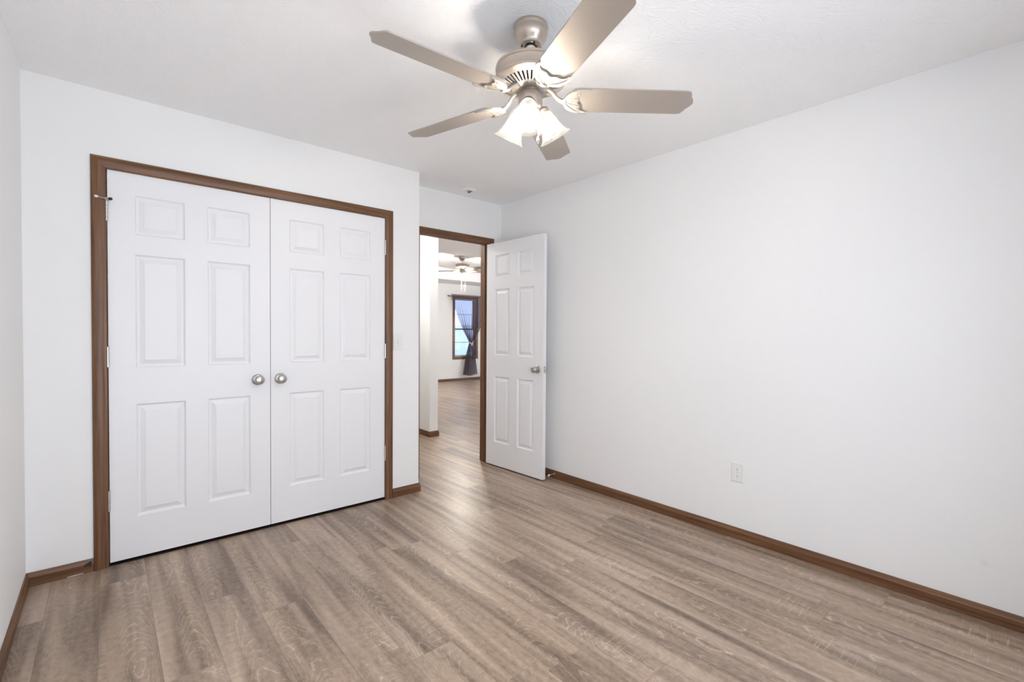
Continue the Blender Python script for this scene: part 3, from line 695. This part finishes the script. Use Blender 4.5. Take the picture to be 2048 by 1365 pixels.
# ---------------------------------------------------------------- added dome lamp, out of view, to brighten the hall
t = tag(empty('hall_fill_lamp', (-0.52, 1.35, H)), 'added round dome lamp brightening the hall, out of view', 'fill lamp')
bm = bmesh.new(); lathe(bm, [(0, 0), (0.15, 0), (0.155, -0.015), (0.148, -0.022), (0, -0.022)], 48); obj('lamp_base', bm, M_nickel, t, smooth=True)
bm = bmesh.new(); lathe(bm, [(0.145, -0.022), (0.138, -0.050), (0.110, -0.078), (0.065, -0.096), (0, -0.102)], 48); obj('lamp_dome', bm, M_dome, t, smooth=True)

# ---------------------------------------------------------------- windows
def window_unit(name, label, w, z0, z1, loc, rz, blinds=False):
    """local x 0..w, room side is -y, wall plane y = 0, outside +y"""
    root = tag(empty(name, loc, rz), label, 'window', kind='structure')
    cw = 0.062
    for part, b, m in (('side_casing', (-cw, 0, -0.016, 0, z0-cw, z1+cw), M_wz), ('side_casing', (w, w+cw, -0.016, 0, z0-cw, z1+cw), M_wz),
                       ('head_casing', (0, w, -0.016, 0, z1, z1+cw), M_wx), ('bottom_casing', (0, w, -0.016, 0, z0-cw, z0), M_wx)):
        obj(part, box(bmesh.new(), *b), m, root, bevel=0.003)
    bm = bmesh.new(); box(bm, 0, 0.012, 0, HT, z0, z1); box(bm, w-0.012, w, 0, HT, z0, z1); box(bm, 0.012, w-0.012, 0, HT, z1-0.012, z1); box(bm, 0.012, w-0.012, 0, HT, z0, z0+0.012)
    obj('window_jamb', bm, M_winframe, root)
    zm = z0 + (z1-z0)*0.475
    for (a, b, y, nm) in ((z0+0.012, zm+0.018, 0.058, 'sash'), (zm-0.018, z1-0.012, 0.092, 'sash')):
        bm = bmesh.new(); sw = 0.030
        box(bm, 0.012, w-0.012, y-0.012, y+0.012, a, a+sw); box(bm, 0.012, w-0.012, y-0.012, y+0.012, b-sw, b)
        box(bm, 0.012, 0.012+sw, y-0.012, y+0.012, a+sw, b-sw); box(bm, w-0.012-sw, w-0.012, y-0.012, y+0.012, a+sw, b-sw)
        sh = obj(nm, bm, M_winframe, root)
        bm = bmesh.new(); zc = (a+b)/2; box(bm, 0.042, w-0.042, y-0.004, y+0.004, zc-0.006, zc+0.006)
        obj('muntin', bm, M_muntin, sh)
        bm = bmesh.new(); vs = [bm.verts.new(p) for p in ((0.042, y+0.006, a+sw), (w-0.042, y+0.006, a+sw), (w-0.042, y+0.006, b-sw), (0.042, y+0.006, b-sw))]; bm.faces.new(vs)
        obj('pane', bm, M_glass, sh)
    if blinds:
        bm = bmesh.new(); box(bm, 0.016, w-0.016, 0.010, 0.035, z1-0.040, z1-0.013); n = 0; z = z1-0.055
        while z > z0+0.03:
            v = [bm.verts.new(p) for p in ((0.018, 0.012, z-0.002), (w-0.018, 0.012, z-0.002), (w-0.018, 0.036, z+0.002), (0.018, 0.036, z+0.002))]
            bm.faces.new(v); z -= 0.021
        box(bm, 0.016, w-0.016, 0.014, 0.034, z0+0.013, z0+0.028)
        for x in (w*0.2, w*0.5, w*0.8): box(bm, x-0.0008, x+0.0008, 0.012, 0.0136, z0+0.02, z1-0.04)
        obj('mini_blind', bm, M_blind, root)
    return root
window_unit('window_1', 'brown-framed double-hung window behind the sheer curtain far away', FX1-FX0, FZ0, FZ1, (FX0, FARY, 0), 0, blinds=True)
window_unit('window_2', 'wide bedroom window behind the viewpoint', bw1-bw0, bz0, bz1, (bw1, YB, 0), PI)
window_unit('window_3', 'added great room side window for the fill light, hidden beyond the doorway', gw1-gw0, gz0, gz1, (GX1, gw1, 0), -PI/2)

# curtain rod and sheer curtain gathered at the waist
RY = FARY-0.075; RZ = 2.125
t = tag(empty('curtain_rod', (3.53, RY, RZ)), 'thin dark curtain rod above the far window', 'curtain rod')
bm = bmesh.new(); tube(bm, [(0, 0, 0), (1.30, 0, 0)], 0.007, 14); obj('rod', bm, M_rod, t, smooth=True)
for x in (-0.01, 1.31):
    bm = bmesh.new(); bmesh.ops.create_uvsphere(bm, u_segments=14, v_segments=10, radius=0.014, matrix=Matrix.Translation((x, 0, 0))); obj('finial', bm, M_rod, t, smooth=True)
for x in (0.05, 1.25):
    bm = bmesh.new(); box(bm, x-0.006, x+0.006, 0, 0.075, -0.014, -0.006); obj('bracket', bm, M_rod, t)
def curtain():
    cx = 4.190; ztie = 0.945
    # (z, left x, right x, fold depth)
    rows = [(2.170, 3.600, 4.760, 0.012), (2.140, 3.600, 4.760, 0.012), (2.112, 3.600, 4.760, 0.012), (2.00, 3.640, 4.735, 0.018), (1.80, 3.715, 4.685, 0.022),
            (1.55, 3.820, 4.600, 0.028), (1.30, 3.945, 4.480, 0.032), (1.10, 4.075, 4.350, 0.030), (0.99, 4.140, 4.255, 0.022), (0.945, 4.150, 4.232, 0.016), (0.90, 4.130, 4.250, 0.022),
            (0.70, 4.070, 4.310, 0.030), (0.45, 4.015, 4.360, 0.034), (0.25, 3.975, 4.395, 0.036), (0.12, 3.955, 4.415, 0.036)]
    bm = bmesh.new(); nx = 150; grid = []
    zs = []
    for (a, b) in zip(rows, rows[1:]):
        for k in range(5): t = k/5; zs.append(tuple(a[i]*(1-t)+b[i]*t for i in range(4)))
    zs.append(rows[-1])
    for iz, (z, xl, xr, d) in enumerate(zs):
        row = []
        for i in range(nx+1):
            s = i/nx
            ph = 2*PI*(11*s + 0.6*math.sin(5*s)); yy = d*math.sin(ph) + 0.35*d*math.sin(2.3*ph+1.1)
            zz = z + (0.008*math.sin(3*ph) if iz < 4 else 0)
            if iz == len(zs)-1: zz = z + 0.035*abs(s-0.5)*2 + 0.006*math.sin(ph)
            row.append(bm.verts.new((xl+(xr-xl)*s, RY-0.010-0.0*d+yy*0.8-0.012, zz)))
        grid.append(row)
    for A, B in zip(grid, grid[1:]):
        for i in range(nx): bm.faces.new((A[i], A[i+1], B[i+1], B[i]))
    c = obj('sheer_curtain', bm, M_sheer, None, smooth=True)
    tag(c, 'sheer grey-brown curtain tied in the middle over the far window', 'curtain')
    c.modifiers.new('thickness', 'SOLIDIFY').thickness = 0.0006
    bm = bmesh.new()
    ring = [(4.191+0.056*math.cos(a), RY-0.022+0.030*math.sin(a), 0.948-0.020*math.cos(a)) for a in [2*PI*i/24 for i in range(25)]]
    tube(bm, ring, 0.008, 10)
    tube(bm, spline([(4.150, RY-0.045, 0.965), (4.175, RY-0.058, 0.925), (4.200, RY-0.060, 0.915), (4.215, RY-0.055, 0.880)], 4), 0.009, 10)
    tube(bm, spline([(4.240, RY-0.045, 0.985), (4.215, RY-0.058, 0.940), (4.200, RY-0.060, 0.915), (4.190, RY-0.056, 0.885)], 4), 0.009, 10)
    obj('tieback', bm, M_tie, c, smooth=True)['label'] = 'cream tieback'
curtain()

# ---------------------------------------------------------------- outside the far window
tag(obj('ground', box(bmesh.new(), -4, 14, FARY+0.2, 16, -0.30, -0.10), M_grass), 'ground outside the far window', 'ground', kind='structure')
t = tag(empty('vinyl_fence', (0, 9.2, -0.10)), 'pale board fence outside the far window', 'fence', kind='structure')
bm = bmesh.new(); x = 3.0
while x < 9.0: box(bm, x, x+0.135, 0, 0.02, 0, 1.55); x += 0.142
obj('boards', bm, M_fence, t)
bm = bmesh.new(); box(bm, 3.0, 9.0, 0.02, 0.06, 0.25, 0.35); box(bm, 3.0, 9.0, 0.02, 0.06, 1.2, 1.3); obj('rail', bm, M_fence, t)
